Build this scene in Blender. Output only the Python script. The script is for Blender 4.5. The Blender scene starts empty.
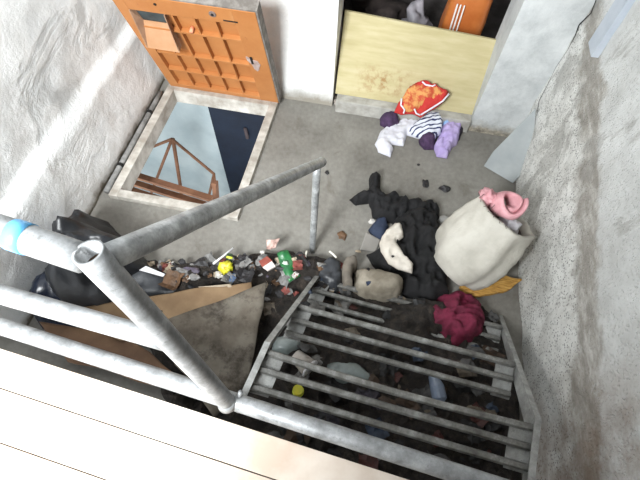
import bpy, bmesh, math, random
import numpy as np
from mathutils import Vector, Matrix, noise
from mathutils.geometry import delaunay_2d_cdt

S = bpy.context.scene
COL = S.collection
RND = random.Random(7)

# ------------------------------------------------------------------ camera
H = 2.2                      # lens height above the lower concrete floor
FPX = 430.0                  # focal length for a 640 px wide frame
_D = np.array([308 - 320, 487 - 240, FPX], float); _D /= np.linalg.norm(_D)      # straight down
_r1 = np.array([172 - 320, 89 - 240, FPX]); _r2 = np.array([278 - 320, 106 - 240, FPX])
_A = np.cross(np.cross(_r1, _r2), _D); _A /= np.linalg.norm(_A)
if _A[0] < 0: _A = -_A
R3 = np.array([_A, np.cross(-_D, _A), -_D])                                     # rows: world axes

def ray(p): return R3 @ np.array([p[0] - 320, p[1] - 240, FPX])
def F(px, py, z=0.0):
    r = ray((px, py)); t = (z - H) / r[2]
    return Vector((r[0] * t, r[1] * t, z))
def PY(px, py, y):
    r = ray((px, py)); t = y / r[1]
    return Vector((r[0] * t, y, H + r[2] * t))
def PX(px, py, x):
    r = ray((px, py)); t = x / r[0]
    return Vector((x, r[1] * t, H + r[2] * t))

cam_d = bpy.data.cameras.new('camera'); cam = bpy.data.objects.new('camera', cam_d); COL.objects.link(cam)
cam_d.sensor_width = 36; cam_d.sensor_fit = 'HORIZONTAL'; cam_d.lens = 36 * FPX / 640; cam_d.clip_start = 0.02
Mx = Matrix(((R3[0][0], -R3[0][1], -R3[0][2], 0), (R3[1][0], -R3[1][1], -R3[1][2], 0),
             (R3[2][0], -R3[2][1], -R3[2][2], H), (0, 0, 0, 1)))
cam.matrix_world = Mx
S.camera = cam

# ------------------------------------------------------------------ light
W = bpy.data.worlds.new('sky'); S.world = W; W.use_nodes = True
W.node_tree.nodes['Background'].inputs[0].default_value = (0.93, 0.97, 1.0, 1)
W.node_tree.nodes['Background'].inputs[1].default_value = 1.7

def area(name, loc, target, size, power, col=(1, 1, 1)):
    l = bpy.data.lights.new(name, 'AREA'); l.shape = 'RECTANGLE'; l.size, l.size_y = size; l.energy = power; l.color = col
    o = bpy.data.objects.new(name, l); COL.objects.link(o); o.location = loc
    o.rotation_euler = (Vector(target) - Vector(loc)).to_track_quat('-Z', 'Y').to_euler()
    return o
area('window_daylight', (-1.15, -1.5, 2.9), (-0.6, 1.6, 0.2), (0.9, 1.2), 350, (0.95, 0.985, 1.0))
area('lower_room_daylight', (-2.4, 0.7, -0.4), (-1.9, 2.7, -1.2), (0.8, 0.8), 14, (0.9, 0.97, 1.0))

S.view_settings.view_transform = 'Standard'; S.view_settings.look = 'None'
S.view_settings.gamma = 1; S.view_settings.use_curve_mapping = False
S.view_settings.exposure = 0.1

# ------------------------------------------------------------------ materials
def lin(c):
    return tuple(((v / 255) / 12.92 if v / 255 <= 0.04045 else ((v / 255 + 0.055) / 1.055) ** 2.4) for v in c) + (1,)

class NT:
    def __init__(s, name):
        s.m = bpy.data.materials.new(name); s.m.use_nodes = True
        s.n = s.m.node_tree.nodes; s.l = s.m.node_tree.links; s.b = s.n['Principled BSDF']
        s.tc = s.n.new('ShaderNodeTexCoord').outputs['Object']
    def link(s, a, b): s.l.new(a, b)
    def mapping(s, scale=(1, 1, 1), rot=(0, 0, 0), loc=(0, 0, 0)):
        m = s.n.new('ShaderNodeMapping'); m.inputs['Scale'].default_value = scale; m.inputs['Rotation'].default_value = rot
        m.inputs['Location'].default_value = loc
        s.link(s.tc, m.inputs[0]); return m.outputs[0]
    def noise(s, scale, detail=6, rough=0.6, vec=None, dist=0.0):
        t = s.n.new('ShaderNodeTexNoise'); t.inputs['Scale'].default_value = scale; t.inputs['Detail'].default_value = detail
        t.inputs['Roughness'].default_value = rough; t.inputs['Distortion'].default_value = dist
        s.link(vec or s.tc, t.inputs['Vector']); return t.outputs['Fac']
    def voro(s, scale, vec=None, feature='F1'):
        t = s.n.new('ShaderNodeTexVoronoi'); t.inputs['Scale'].default_value = scale; t.feature = feature
        s.link(vec or s.tc, t.inputs['Vector']); return t.outputs['Distance']
    def ramp(s, fac, stops):
        r = s.n.new('ShaderNodeValToRGB'); e = r.color_ramp.elements
        while len(e) < len(stops): e.new(0.5)
        for i, (p, c) in enumerate(stops):
            e[i].position = p; e[i].color = c if len(c) == 4 else lin(c)
        s.link(fac, r.inputs[0]); return r.outputs[0]
    def step(s, fac, a, b): return s.ramp(fac, [(a, (0, 0, 0, 1)), (b, (1, 1, 1, 1))])
    def mix(s, fac, a, b):
        m = s.n.new('ShaderNodeMix'); m.data_type = 'RGBA'
        if isinstance(fac, float): m.inputs[0].default_value = fac
        else: s.link(fac, m.inputs[0])
        for v, i in ((a, 6), (b, 7)):
            if isinstance(v, tuple): m.inputs[i].default_value = v if len(v) == 4 else lin(v)
            else: s.link(v, m.inputs[i])
        return m.outputs[2]
    def math(s, op, a, b):
        m = s.n.new('ShaderNodeMath'); m.operation = op
        for v, i in ((a, 0), (b, 1)):
            if isinstance(v, (int, float)): m.inputs[i].default_value = v
            else: s.link(v, m.inputs[i])
        return m.outputs[0]
    def xyz(s):
        x = s.n.new('ShaderNodeSeparateXYZ'); s.link(s.tc, x.inputs[0]); return x.outputs
    def color(s, c):
        if isinstance(c, tuple): s.b.inputs['Base Color'].default_value = c if len(c) == 4 else lin(c)
        else: s.link(c, s.b.inputs['Base Color'])
    def bump(s, h, strength=0.4, dist=0.01):
        b = s.n.new('ShaderNodeBump'); b.inputs['Strength'].default_value = strength; b.inputs['Distance'].default_value = dist
        s.link(h, b.inputs['Height']); s.link(b.outputs[0], s.b.inputs['Normal'])
    def set(s, rough=0.8, metal=0.0, spec=None):
        s.b.inputs['Roughness'].default_value = rough; s.b.inputs['Metallic'].default_value = metal
        if spec is not None: s.b.inputs['Specular IOR Level'].default_value = spec
        return s.m

_mats = {}
def mk(name, c1, c2=None, scale=8, rough=0.85, metal=0.0, bump=0.25, bscale=30, lo=0.4, hi=0.65, spec=None):
    """a surface of one colour that wanders to a second one, with fine relief"""
    if name in _mats: return _mats[name]
    t = NT(name)
    if c2: t.color(t.ramp(t.noise(scale), [(lo, c1), (hi, c2)]))
    else: t.color(c1)
    if bump: t.bump(t.noise(bscale, 4), bump, 0.006)
    _mats[name] = t.set(rough, metal, spec); return _mats[name]

def m_floor():
    t = NT('worn_concrete_floor')
    base = t.ramp(t.noise(2.2, 8, 0.6), [(0.3, (94, 90, 84)), (0.5, (122, 119, 112)), (0.72, (142, 140, 134))])
    fine = t.ramp(t.noise(35, 6, 0.7), [(0.35, (106, 102, 95)), (0.7, (152, 149, 143))])
    c = t.mix(0.3, base, fine)
    stain = t.step(t.noise(5.0, 5, 0.65, t.mapping(loc=(3.1, 1.7, 0)), 0.6), 0.60, 0.72)
    c = t.mix(t.math('MULTIPLY', stain, 0.45), c, (88, 80, 70))
    y = t.xyz()
    dirt = t.math('ADD', y[1], t.math('MULTIPLY', t.noise(3.5, 6), 0.7))
    c = t.mix(t.math('MULTIPLY', t.ramp(dirt, [(0.95, (1, 1, 1, 1)), (1.0, (1, 1, 1, 1))]), 0.0), c, (70, 60, 50))
    t.color(c); t.bump(t.noise(60, 6, 0.7), 0.25, 0.004); return t.set(0.85)

def m_left_wall():
    t = NT('peeling_white_plaster')
    c = t.ramp(t.noise(3.0, 8, 0.65), [(0.28, (212, 214, 215)), (0.5, (236, 237, 236)), (0.75, (246, 246, 245))])
    z = t.xyz()[2]
    n1 = t.step(t.noise(2.1, 7, 0.62, t.mapping((1, 1, 1.6), loc=(0.3, 0.2, 0.9)), 0.8), 0.53, 0.60)
    upper = t.step(t.math('ADD', z, t.math('MULTIPLY', t.noise(4, 4), 0.1)), 0.50, 0.58)
    c = t.mix(t.math('MULTIPLY', t.math('MULTIPLY', n1, upper), 0.5), c, (172, 175, 175))
    dk = t.step(t.noise(9, 8, 0.7, t.mapping(loc=(4, 2, 1))), 0.60, 0.72)
    c = t.mix(t.math('MULTIPLY', dk, 0.35), c, (150, 151, 149))
    low = t.step(t.math('ADD', z, t.math('MULTIPLY', t.noise(14, 5), 0.12)), 0.07, 0.13)
    c = t.mix(low, (128, 120, 108), c)
    t.color(c)
    hsum = t.math('ADD', t.noise(6, 8, 0.7), t.math('MULTIPLY', n1, -0.3))
    t.bump(hsum, 0.4, 0.03); return t.set(0.9)

def m_back_wall():
    t = NT('whitewashed_back_wall')
    c = t.ramp(t.noise(3.5, 8, 0.65), [(0.3, (200, 201, 200)), (0.55, (228, 228, 226)), (0.8, (238, 238, 236))])
    z = t.xyz()[2]
    low = t.step(t.math('ADD', z, t.math('MULTIPLY', t.noise(9, 7, 0.7), 0.16)), 0.10, 0.19)
    c = t.mix(low, (150, 144, 133), c)
    spots = t.step(t.noise(26, 5, 0.7), 0.66, 0.72)
    c = t.mix(t.math('MULTIPLY', spots, 0.5), c, (140, 136, 128))
    t.color(c); t.bump(t.noise(12, 8, 0.7), 0.45, 0.012); return t.set(0.9)

def m_pier():
    t = NT('grey_cement_render')
    c = t.ramp(t.noise(4.2, 9, 0.7), [(0.3, (158, 162, 163)), (0.52, (194, 197, 197)), (0.75, (216, 218, 217))])
    z = t.xyz()[2]
    low = t.step(t.math('ADD', z, t.math('MULTIPLY', t.noise(11, 7, 0.7), 0.20)), 0.12, 0.20)
    c = t.mix(low, t.ramp(t.noise(30, 7, 0.7), [(0.35, (104, 98, 88)), (0.65, (176, 168, 152))]), c)
    dk = t.step(t.noise(6, 8, 0.7, t.mapping((1, 1, 0.6), loc=(4, 2, 1))), 0.58, 0.72)
    c = t.mix(t.math('MULTIPLY', dk, 0.4), c, (140, 142, 141))
    t.color(c); t.bump(t.noise(18, 8, 0.7), 0.35, 0.01); return t.set(0.9)

def m_right_wall():
    t = NT('spattered_rough_render')
    x, y, z = t.xyz()
    wob = t.math('MULTIPLY', t.math('SUBTRACT', t.noise(5, 7, 0.65), 0.5), 0.35)
    v = t.math('ADD', t.math('SUBTRACT', z, t.math('MULTIPLY', y, 0.22)), wob)      # height measured along the sloping old line
    spat_base = t.ramp(t.noise(7, 7, 0.7), [(0.3, (184, 183, 178)), (0.6, (222, 222, 218))])
    pits = t.math('MULTIPLY', t.ramp(t.voro(92, t.mapping(loc=(1, 2, 3))), [(0.2, (1, 1, 1, 1)), (0.42, (0, 0, 0, 1))]),
                  t.step(t.noise(24, 5, 0.6), 0.42, 0.50))
    spat = t.mix(t.math('MULTIPLY', pits, 0.8), spat_base, (92, 90, 87))
    strk = t.ramp(t.noise(9, 9, 0.75, t.mapping((1, 0.8, 2.0))), [(0.3, (128, 124, 116)), (0.5, (160, 156, 149)), (0.68, (200, 198, 193))])
    top = t.ramp(t.noise(3.5, 8, 0.65), [(0.3, (176, 176, 173)), (0.6, (206, 207, 205)), (0.8, (220, 221, 219))])
    c = t.mix(t.step(v, 0.30, 0.36), spat, strk)
    c = t.mix(t.step(v, 0.48, 0.53), c, top)
    near = t.math('ADD', y, t.math('MULTIPLY', t.noise(4, 6), 0.5))
    brown = t.math('MULTIPLY', t.ramp(near, [(0.55, (1, 1, 1, 1)), (0.95, (0, 0, 0, 1))]), t.step(t.noise(7, 7, 0.7, t.mapping(loc=(5, 5, 5))), 0.36, 0.6))
    c = t.mix(t.math('MULTIPLY', brown, 0.7), c, (132, 112, 96))
    patch = t.math('MULTIPLY', t.step(y, 0.99, 1.0), t.step(t.noise(4.2, 7, 0.65, t.mapping((1, 1, 0.55), loc=(0, 0.15, 0.4)), 0.5), 0.53, 0.58))
    c = t.mix(t.math('MULTIPLY', patch, 0.55), c, (150, 148, 143))
    t.color(c)
    h = t.math('ADD', t.math('MULTIPLY', pits, -0.5), t.noise(16, 9, 0.75))
    t.bump(h, 0.6, 0.016); return t.set(0.92)

def m_galv(name, c1, c2, c3, rough=0.5, metal=0.35):
    t = NT(name)
    c = t.ramp(t.noise(16, 9, 0.72), [(0.3, c1), (0.5, c2), (0.7, c3)])
    chips = t.step(t.noise(60, 5, 0.7), 0.60, 0.66)
    c = t.mix(t.math('MULTIPLY', chips, 0.5), c, (94, 94, 92))
    t.color(c); t.bump(t.noise(70, 6, 0.7), 0.25, 0.002); return t.set(rough, metal)

def m_lid():
    t = NT('orange_painted_steel')
    c = t.ramp(t.noise(5, 7, 0.6), [(0.3, (166, 104, 54)), (0.6, (180, 120, 68)), (0.8, (188, 136, 88))])
    ch = t.step(t.noise(24, 6, 0.7), 0.66, 0.72)
    c = t.mix(t.math('MULTIPLY', ch, 0.6), c, (140, 84, 50))
    t.color(c); t.bump(t.noise(40, 4), 0.15, 0.002); return t.set(0.55)

def m_ply():
    t = NT('stained_plywood')
    g = t.noise(4, 6, 0.6, t.mapping((1.0, 6, 6)))
    c = t.ramp(g, [(0.3, (170, 158, 116)), (0.55, (183, 172, 132)), (0.8, (192, 183, 148))])
    x, y, z = t.xyz()
    zone = t.math('SUBTRACT', 1.0, t.math('MULTIPLY', t.math('ABSOLUTE', t.math('SUBTRACT', z, 0.12), 0), 9.0))
    zx = t.math('SUBTRACT', 1.0, t.math('MULTIPLY', t.math('ABSOLUTE', t.math('ADD', x, 0.17), 0), 4.5))
    sp = t.math('MULTIPLY', t.math('MINIMUM', t.math('MAXIMUM', zone, 0.0), t.math('MAXIMUM', zx, 0.0)), t.step(t.noise(26, 6, 0.7), 0.46, 0.62))
    c = t.mix(t.math('MULTIPLY', sp, 0.9), c, (142, 100, 50))
    t.color(c); t.bump(t.noise(40, 4, 0.6, t.mapping((1, 8, 8))), 0.12, 0.002); return t.set(0.7)

def m_stripe(name, c1, c2, freq, rot):
    t = NT(name)
    w = t.n.new('ShaderNodeTexWave'); w.inputs['Scale'].default_value = freq; w.inputs['Distortion'].default_value = 2.5
    w.inputs['Detail Scale'].default_value = 1.2
    t.link(t.mapping(rot=rot), w.inputs['Vector'])
    t.color(t.ramp(w.outputs['Fac'], [(0.70, c1), (0.78, c2)])); t.bump(t.noise(40, 4), 0.2, 0.004); return t.set(0.9)

def m_clear(name, col, alpha=0.5, rough=0.25):
    t = NT(name); t.color(col); t.b.inputs['Alpha'].default_value = alpha
    t.bump(t.noise(25, 4), 0.5, 0.006); return t.set(rough)

MF = m_floor(); MLW = m_left_wall(); MBW = m_back_wall(); MPI = m_pier(); MRW = m_right_wall()
M_PIPE = m_galv('grey_painted_pipe', (106, 107, 107), (142, 144, 145), (176, 178, 180), 0.45, 0.3)
M_HAND = m_galv('worn_galvanised_handrail', (112, 113, 113), (158, 160, 160), (214, 217, 217), 0.45, 0.3)
M_STAIR = m_galv('galvanised_stair_steel', (112, 112, 110), (150, 150, 147), (186, 187, 185), 0.5, 0.3)
M_BAR = m_galv('scuffed_tread_steel', (84, 82, 78), (122, 121, 117), (168, 169, 166), 0.4, 0.45)
M_RUST = mk('rusty_pipe_inside', (74, 58, 44), (112, 88, 64), 40)
M_LID = m_lid(); M_PLY = m_ply()
M_FRAME = mk('whitewashed_timber_frame', (150, 143, 133), (196, 192, 184), 9, 0.85, bump=0.4)
M_BOARD = mk('pale_planed_board', (184, 166, 150), (212, 202, 190), 3, 0.7, bump=0.1)

# ------------------------------------------------------------------ mesh helpers
ORG = {}
XL, XR, YB = -1.58, 0.967, 2.36             # left wall, right wall, back wall
def mesh_obj(name, verts, faces, mat, parent=None, smooth=False, origin=None, bevel=0.0):
    v = [Vector(p) for p in verts]
    if origin is None:
        xs = [p.x for p in v]; ys = [p.y for p in v]; zs = [p.z for p in v]
        origin = Vector(((min(xs) + max(xs)) / 2, (min(ys) + max(ys)) / 2, min(zs)))
    origin = Vector(origin)
    me = bpy.data.meshes.new(name); me.from_pydata([tuple(p - origin) for p in v], [], faces)
    bm = bmesh.new(); bm.from_mesh(me); bmesh.ops.recalc_face_normals(bm, faces=bm.faces)
    if bevel: bmesh.ops.bevel(bm, geom=bm.edges[:], offset=bevel, segments=2, affect='EDGES', clamp_overlap=True, profile=0.7)
    bm.to_mesh(me); bm.free()
    if mat: me.materials.append(mat)
    if smooth: me.polygons.foreach_set('use_smooth', [True] * len(me.polygons))
    o = bpy.data.objects.new(name, me); COL.objects.link(o)
    ORG[o.name] = origin
    if parent: o.parent = parent; o.location = origin - ORG[parent.name]
    else: o.location = origin
    return o
def tag(o, label, cat, group=None, kind=None):
    if label: o['label'] = label
    if cat: o['category'] = cat
    if group: o['group'] = group
    if kind: o['kind'] = kind
    return o
def empty(name, loc):
    o = bpy.data.objects.new(name, None); COL.objects.link(o); o.location = loc; o.empty_display_size = 0.1
    ORG[o.name] = Vector(loc); return o
def struct(name, verts, faces, mat, parent=None, **k):
    o = mesh_obj(name, verts, faces, mat, parent, origin=(0, 0, 0), **k)
    if not parent: o['kind'] = 'structure'
    return o
def boxv(x0, x1, y0, y1, z0, z1):
    v = [(x, y, z) for z in (z0, z1) for y in (y0, y1) for x in (x0, x1)]
    f = [(0, 2, 3, 1), (4, 5, 7, 6), (0, 1, 5, 4), (2, 6, 7, 3), (0, 4, 6, 2), (1, 3, 7, 5)]
    return v, f
def join(*parts):
    V, Fc = [], []
    for v, f in parts:
        n = len(V); V += [tuple(p) for p in v]; Fc += [tuple(i + n for i in q) for q in f]
    return V, Fc
def bar(p0, p1, w, h, up=(0, 0, 1)):
    """a square bar from p0 to p1, w across and h along up"""
    p0, p1 = Vector(p0), Vector(p1); d = (p1 - p0).normalized(); s = d.cross(Vector(up)).normalized(); u = s.cross(d)
    v = [p + s * a * w / 2 + u * b * h / 2 for p in (p0, p1) for a, b in ((-1, -1), (1, -1), (1, 1), (-1, 1))]
    return v, [(0, 1, 2, 3), (7, 6, 5, 4), (0, 4, 5, 1), (1, 5, 6, 2), (2, 6, 7, 3), (3, 7, 4, 0)]
def tube(path, r, seg=20, cap=True, hollow=0.0, wob=0.0):
    path = [Vector(p) for p in path]; V, Fc = [], []
    rr = r if isinstance(r, (list, tuple)) else [r] * len(path)
    prev = None
    for i, p in enumerate(path):
        d = (path[min(i + 1, len(path) - 1)] - path[max(i - 1, 0)]).normalized()
        if prev is None:
            s = d.cross(Vector((0.13, 0.37, 0.92)))
            if s.length < 0.1: s = d.cross(Vector((1, 0, 0)))
        else: s = prev - d * prev.dot(d)
        s.normalize(); prev = s; u = d.cross(s)
        for k in range(seg):
            a = 2 * math.pi * k / seg; q = rr[i] * (1 + wob * noise.noise(p * 9 + Vector((k, 0, 0)) * 0.7))
            V.append(p + (s * math.cos(a) + u * math.sin(a)) * q)
    n = len(path)
    for i in range(n - 1):
        for k in range(seg):
            Fc.append((i * seg + k, i * seg + (k + 1) % seg, (i + 1) * seg + (k + 1) % seg, (i + 1) * seg + k))
    if cap:
        Fc.append(tuple(range(seg - 1, -1, -1)))
        if not hollow: Fc.append(tuple((n - 1) * seg + k for k in range(seg)))
    if hollow:      # open upper end: a rim and an inner wall reaching down
        c = path[-1]; d = (path[-1] - path[-2]).normalized(); b = len(V)
        outer = [V[(n - 1) * seg + k] for k in range(seg)]
        for k in range(seg): V.append(c + (outer[k] - c) * hollow)
        for k in range(seg): V.append(c + (outer[k] - c) * hollow - d * 0.12)
        for k in range(seg):
            k2 = (k + 1) % seg
            Fc.append(((n - 1) * seg + k, (n - 1) * seg + k2, b + k2, b + k))
            Fc.append((b + k, b + k2, b + seg + k2, b + seg + k))
        Fc.append(tuple(b + seg + k for k in range(seg)))
    return V, Fc
def lerp(a, b, t): return Vector(a) + (Vector(b) - Vector(a)) * t
def line(a, b, n): return [lerp(a, b, i / n) for i in range(n + 1)]

def on_slope(px, py, pl):
    r = ray((px, py)); t = (pl[1] - pl[2] * pl[0] - H) / (r[2] - pl[2] * r[1])
    return Vector((r[0] * t, r[1] * t, H + r[2] * t))
def outline_pts(pix, zmap, jit, step, seed, plane=None):
    P = [(on_slope(p[0], p[1], plane) if plane else F(p[0], p[1], zmap)).xy for p in pix]; out = []
    for i, a in enumerate(P):
        b = P[(i + 1) % len(P)]; n = max(1, int((b - a).length / step))
        for k in range(n):
            q = a + (b - a) * (k / n)
            e = Vector((noise.noise(Vector((q.x * 22, q.y * 22, seed))), noise.noise(Vector((q.x * 22, q.y * 22, seed + 9)))))
            q = q + e * jit; out.append(Vector((min(max(q.x, XL + 0.03), XR - 0.03), q.y)))
    return out
def heap_mesh(pix, zmap=0.0, zb=0.0, h=0.05, seed=0, step=0.02, jit=0.006, edge=0.5, folds=0.012, ffreq=28, fdir=0.0, lump=0.3,
              plane=None, sharp=False, world=False):
    """a closed soft body over an outline: rises from the rim, with folds running along fdir"""
    B = [Vector(p) for p in pix] if world else outline_pts(pix, zmap, jit, step, seed, plane)
    zo = (lambda q: plane[1] + plane[2] * (q.y - plane[0])) if plane else (lambda q: zb)
    n = len(B); xs = [p.x for p in B]; ys = [p.y for p in B]
    def inside(q):
        c = False
        for i in range(n):
            a, b = B[i], B[i - 1]
            if (a.y > q.y) != (b.y > q.y) and q.x < (b.x - a.x) * (q.y - a.y) / (b.y - a.y) + a.x: c = not c
        return c
    def dist(q):
        m = 9
        for i in range(n):
            a, b = B[i - 1], B[i]; ab = b - a; t = max(0, min(1, (q - a).dot(ab) / max(1e-9, ab.length_squared)))
            m = min(m, (q - a - ab * t).length)
        return m
    rnd = random.Random(seed); I = []
    y = min(ys)
    while y < max(ys):
        x = min(xs)
        while x < max(xs):
            q = Vector((x + rnd.uniform(-.3, .3) * step, y + rnd.uniform(-.3, .3) * step))
            if inside(q) and dist(q) > step * 0.45: I.append(q)
            x += step
        y += step
    allp = B + I
    r = delaunay_2d_cdt(allp, [(i, (i + 1) % n) for i in range(n)], [], 1, 1e-6)
    P, T = r[0], r[2]
    D = [dist(q) for q in P]; dm = max(max(D), 1e-4); cx = sum(xs) / n; cy = sum(ys) / n
    cs, sn = math.cos(fdir), math.sin(fdir)
    top = []
    for q, d in zip(P, D):
        t = min(1, d / (dm * edge)); prof = math.sqrt(max(0, 1 - (1 - t) ** 2))
        v3 = Vector((q.x, q.y, seed * 1.7))
        al, ac = q.x * cs + q.y * sn, -q.x * sn + q.y * cs
        wv = 0.035 * noise.noise(v3 * 7) ; k1 = ffreq * 0.42
        if sharp: fo = 1 - 3.2 * abs(noise.noise(v3 * ffreq * 0.45))
        else: fo = 1 - 3.0 * abs(noise.noise(Vector((al * k1 * 0.4, (ac + wv) * k1, seed)))) + 0.8 * (1 - 3 * abs(noise.noise(Vector((al * k1 * 1.1 + 5, (ac - wv) * k1 * 1.5, seed + 3)))))
        lp = 1 + lump * 1.6 * noise.noise(v3 * 5.0)
        z = zo(q) + 0.004 + max(0.0, prof * h * lp + fo * folds * min(1, 0.35 + t))
        top.append((q.x, q.y, z))
    m = len(P)
    V = top + [(q.x, q.y, zo(q)) for q in P]
    Fc = [tuple(f) for f in T] + [tuple(i + m for i in reversed(f)) for f in T]
    cnt = {}
    for f in T:
        for i in range(len(f)):
            e = (f[i], f[(i + 1) % len(f)]); cnt[e] = 1
    for (a, b) in list(cnt):
        if (b, a) not in cnt: Fc.append((b, a, a + m, b + m))
    return V, Fc
def cloth(name, pix, mat, label, cat, group=None, parent=None, **k):
    v, f = heap_mesh(pix, **k)
    o = mesh_obj(name, v, f, mat, parent, smooth=not k.get('sharp'))
    if not parent: tag(o, label, cat, group)
    elif label: o['label'] = label
    return o
def sheet_mesh(pix, zs, th=0.006, n=14, bend=0.01, seed=1, freq=4):
    """a stiff sheet through four pixel corners (each with its height), slightly warped, with thickness"""
    C = [F(p[0], p[1], z) for p, z in zip(pix, zs)]; V = []; Fc = []
    N = n + 1
    for side in (0, 1):
        for j in range(N):
            for i in range(N):
                u, v = i / n, j / n
                p = (C[0] * (1 - u) + C[1] * u) * (1 - v) + (C[3] * (1 - u) + C[2] * u) * v
                z = bend * noise.noise(Vector((p.x * freq, p.y * freq, seed)))
                ex = bend * 0.6 * noise.noise(Vector((p.x * 9, p.y * 9, seed + 5)))
                V.append((p.x + ex, p.y + ex, max(0.004, p.z + z) + (th if side == 0 else 0)))
    q = N * N
    for j in range(n):
        for i in range(n):
            a = j * N + i; Fc.append((a, a + 1, a + N + 1, a + N)); Fc.append((q + a + N, q + a + N + 1, q + a + 1, q + a))
    rim = [i for i in range(N)] + [j * N + n for j in range(1, N)] + [n * N + i for i in range(n - 1, -1, -1)] + [j * N for j in range(n - 1, 0, -1)]
    for a, b in zip(rim, rim[1:] + rim[:1]): Fc.append((a, q + a, q + b, b))
    return V, Fc
def crumple(c, size, seed, flat=0.6, sub=2):
    bm = bmesh.new(); bmesh.ops.create_icosphere(bm, subdivisions=sub, radius=1.0)
    V = []
    for v in bm.verts:
        k = 1 + 0.7 * noise.noise(v.co * 2.1 + Vector((seed, seed * 2.3, 0))) + 0.25 * noise.noise(v.co * 6 + Vector((0, seed, 3)))
        V.append(Vector((v.co.x * size[0] * k, v.co.y * size[1] * k, v.co.z * size[2] * k)))
    mz = min(p.z for p in V); V = [Vector(c) + p - Vector((0, 0, mz)) for p in V]
    Fc = [tuple(v.index for v in f.verts) for f in bm.faces]; bm.free(); return V, Fc

# ================================================================== THE SETTING
HX0, HX1, HY0, HY1 = -1.515, -0.700, 1.275, 2.285        # hatch, outside of its frame
TOP = 2.8
fw = 0.055
hx0, hx1, hy0, hy1 = HX0 + fw, HX1 - fw, HY0 + fw, HY1 - fw
# concrete floor with the hatch opening, 0.18 thick
fa, fb, fc_, fd = HX0 + .015, HX1 - .015, HY0 + .015, HY1 - .015
bx = [boxv(-2.4, fa, -1.2, YB + .3, -0.07, 0), boxv(fb, 1.3, -1.2, YB + .3, -0.07, 0), boxv(fa, fb, -1.2, fc_, -0.07, 0), boxv(fa, fb, fd, YB + .3, -0.07, 0)]
struct('floor', *join(*bx), MF)

def rough_panel(name, O, U, V, nu, nv, mat, amp, depthfn=None, back=None, seed=0, kind='structure'):
    """an uneven wall face: a grid from O along U and V, pushed along U x V"""
    O, U, V = Vector(O), Vector(U), Vector(V); N = U.cross(V).normalized(); P = []; Fc = []
    for j in range(nv + 1):
        for i in range(nu + 1):
            p = O + U * (i / nu) + V * (j / nv)
            d = amp * (noise.noise(p * 3 + Vector((seed, 0, 0))) + 0.4 * noise.noise(p * 11))
            if depthfn: d += depthfn(p)
            P.append(p + N * d)
    for j in range(nv):
        for i in range(nu):
            a = j * (nu + 1) + i; Fc.append((a, a + 1, a + nu + 2, a + nu + 1))
    # thickness: a flat back
    b = len(P); bk = back or 0.2
    P += [O - N * bk, O + U - N * bk, O + U + V - N * bk, O + V - N * bk]
    Fc.append((b, b + 3, b + 2, b + 1))
    W1 = nu + 1
    Fc.append(tuple([b, b + 1] + list(range(nu, -1, -1))))
    Fc.append(tuple([b + 2, b + 3] + [nv * W1 + i for i in range(nu + 1)]))
    Fc.append(tuple([b + 1, b + 2] + [j * W1 + nu for j in range(nv, -1, -1)]))
    Fc.append(tuple([b + 3, b] + [j * W1 for j in range(nv + 1)]))
    return struct(name, P, Fc, mat, smooth=False)
# left wall: the lower part stands proud and ends in a sloping ledge
def ledge(p):
    t = (p.z + 0.02 * noise.noise(p * 5) - 0.47) / 0.06
    return -0.045 * max(0.0, min(1.0, t))
rough_panel('wall_left', (XL, 0.35, 0), (0, 2.2, 0), (0, 0, TOP), 90, 110, MLW, 0.012, ledge, seed=3)
bpy.data.objects['wall_left'].data.polygons.foreach_set('use_smooth', [True] * len(bpy.data.objects['wall_left'].data.polygons))
DX0, DX1 = -0.322, 0.640
rough_panel('wall_back', (XL - 0.1, YB, 0), (DX0 - XL + 0.1, 0, 0), (0, 0, TOP), 60, 80, MBW, 0.006, None, 0.22, 5)
rough_panel('wall_pier', (DX1, YB - 0.03, 0), (XR - DX1 + 0.1, 0, 0), (0, 0, TOP), 24, 80, MPI, 0.006, None, 0.26, 8)
rough_panel('wall_right', (XR, YB + 0.1, 0), (0, -3.4, 0), (0, 0, TOP), 130, 110, MRW, 0.014, None, 0.2, 11)

# unseen roof slab and rear wall, added to keep daylight off the stairs
struct('ceiling_light_blocker', *boxv(-0.25, XR + 0.2, -0.78, YB + 0.2, TOP, TOP + 0.12), mk('soffit_plaster', (150, 148, 144), (170, 168, 164), 4))
struct('wall_light_blocker', *boxv(-0.57, XR + 0.2, -0.78, -0.62, 0, TOP), mk('soffit_plaster', (150, 148, 144)))  # added behind the camera to shade the right half of the stairs

# the dim storeroom beyond the doorway
M_STORE = mk('dark_storeroom_plaster', (66, 62, 58), (88, 83, 78), 5)  # plain dark plaster colour on all storeroom walls
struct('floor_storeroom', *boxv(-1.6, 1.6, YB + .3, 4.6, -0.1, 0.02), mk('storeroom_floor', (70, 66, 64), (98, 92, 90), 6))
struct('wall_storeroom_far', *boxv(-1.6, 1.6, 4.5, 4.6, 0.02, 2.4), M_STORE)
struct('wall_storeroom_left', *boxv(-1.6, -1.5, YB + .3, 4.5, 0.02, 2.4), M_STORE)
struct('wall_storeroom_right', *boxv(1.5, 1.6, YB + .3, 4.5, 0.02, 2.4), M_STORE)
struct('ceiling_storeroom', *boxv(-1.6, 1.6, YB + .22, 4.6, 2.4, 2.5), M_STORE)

# threshold of the doorway
ts = struct('trim_1', *boxv(DX0 + 0.03, DX1, YB - 0.055, YB + 0.30, 0, 0.105), mk('cement_sill', (150, 147, 140), (184, 182, 176), 10, bump=0.5), bevel=0.008)
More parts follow.
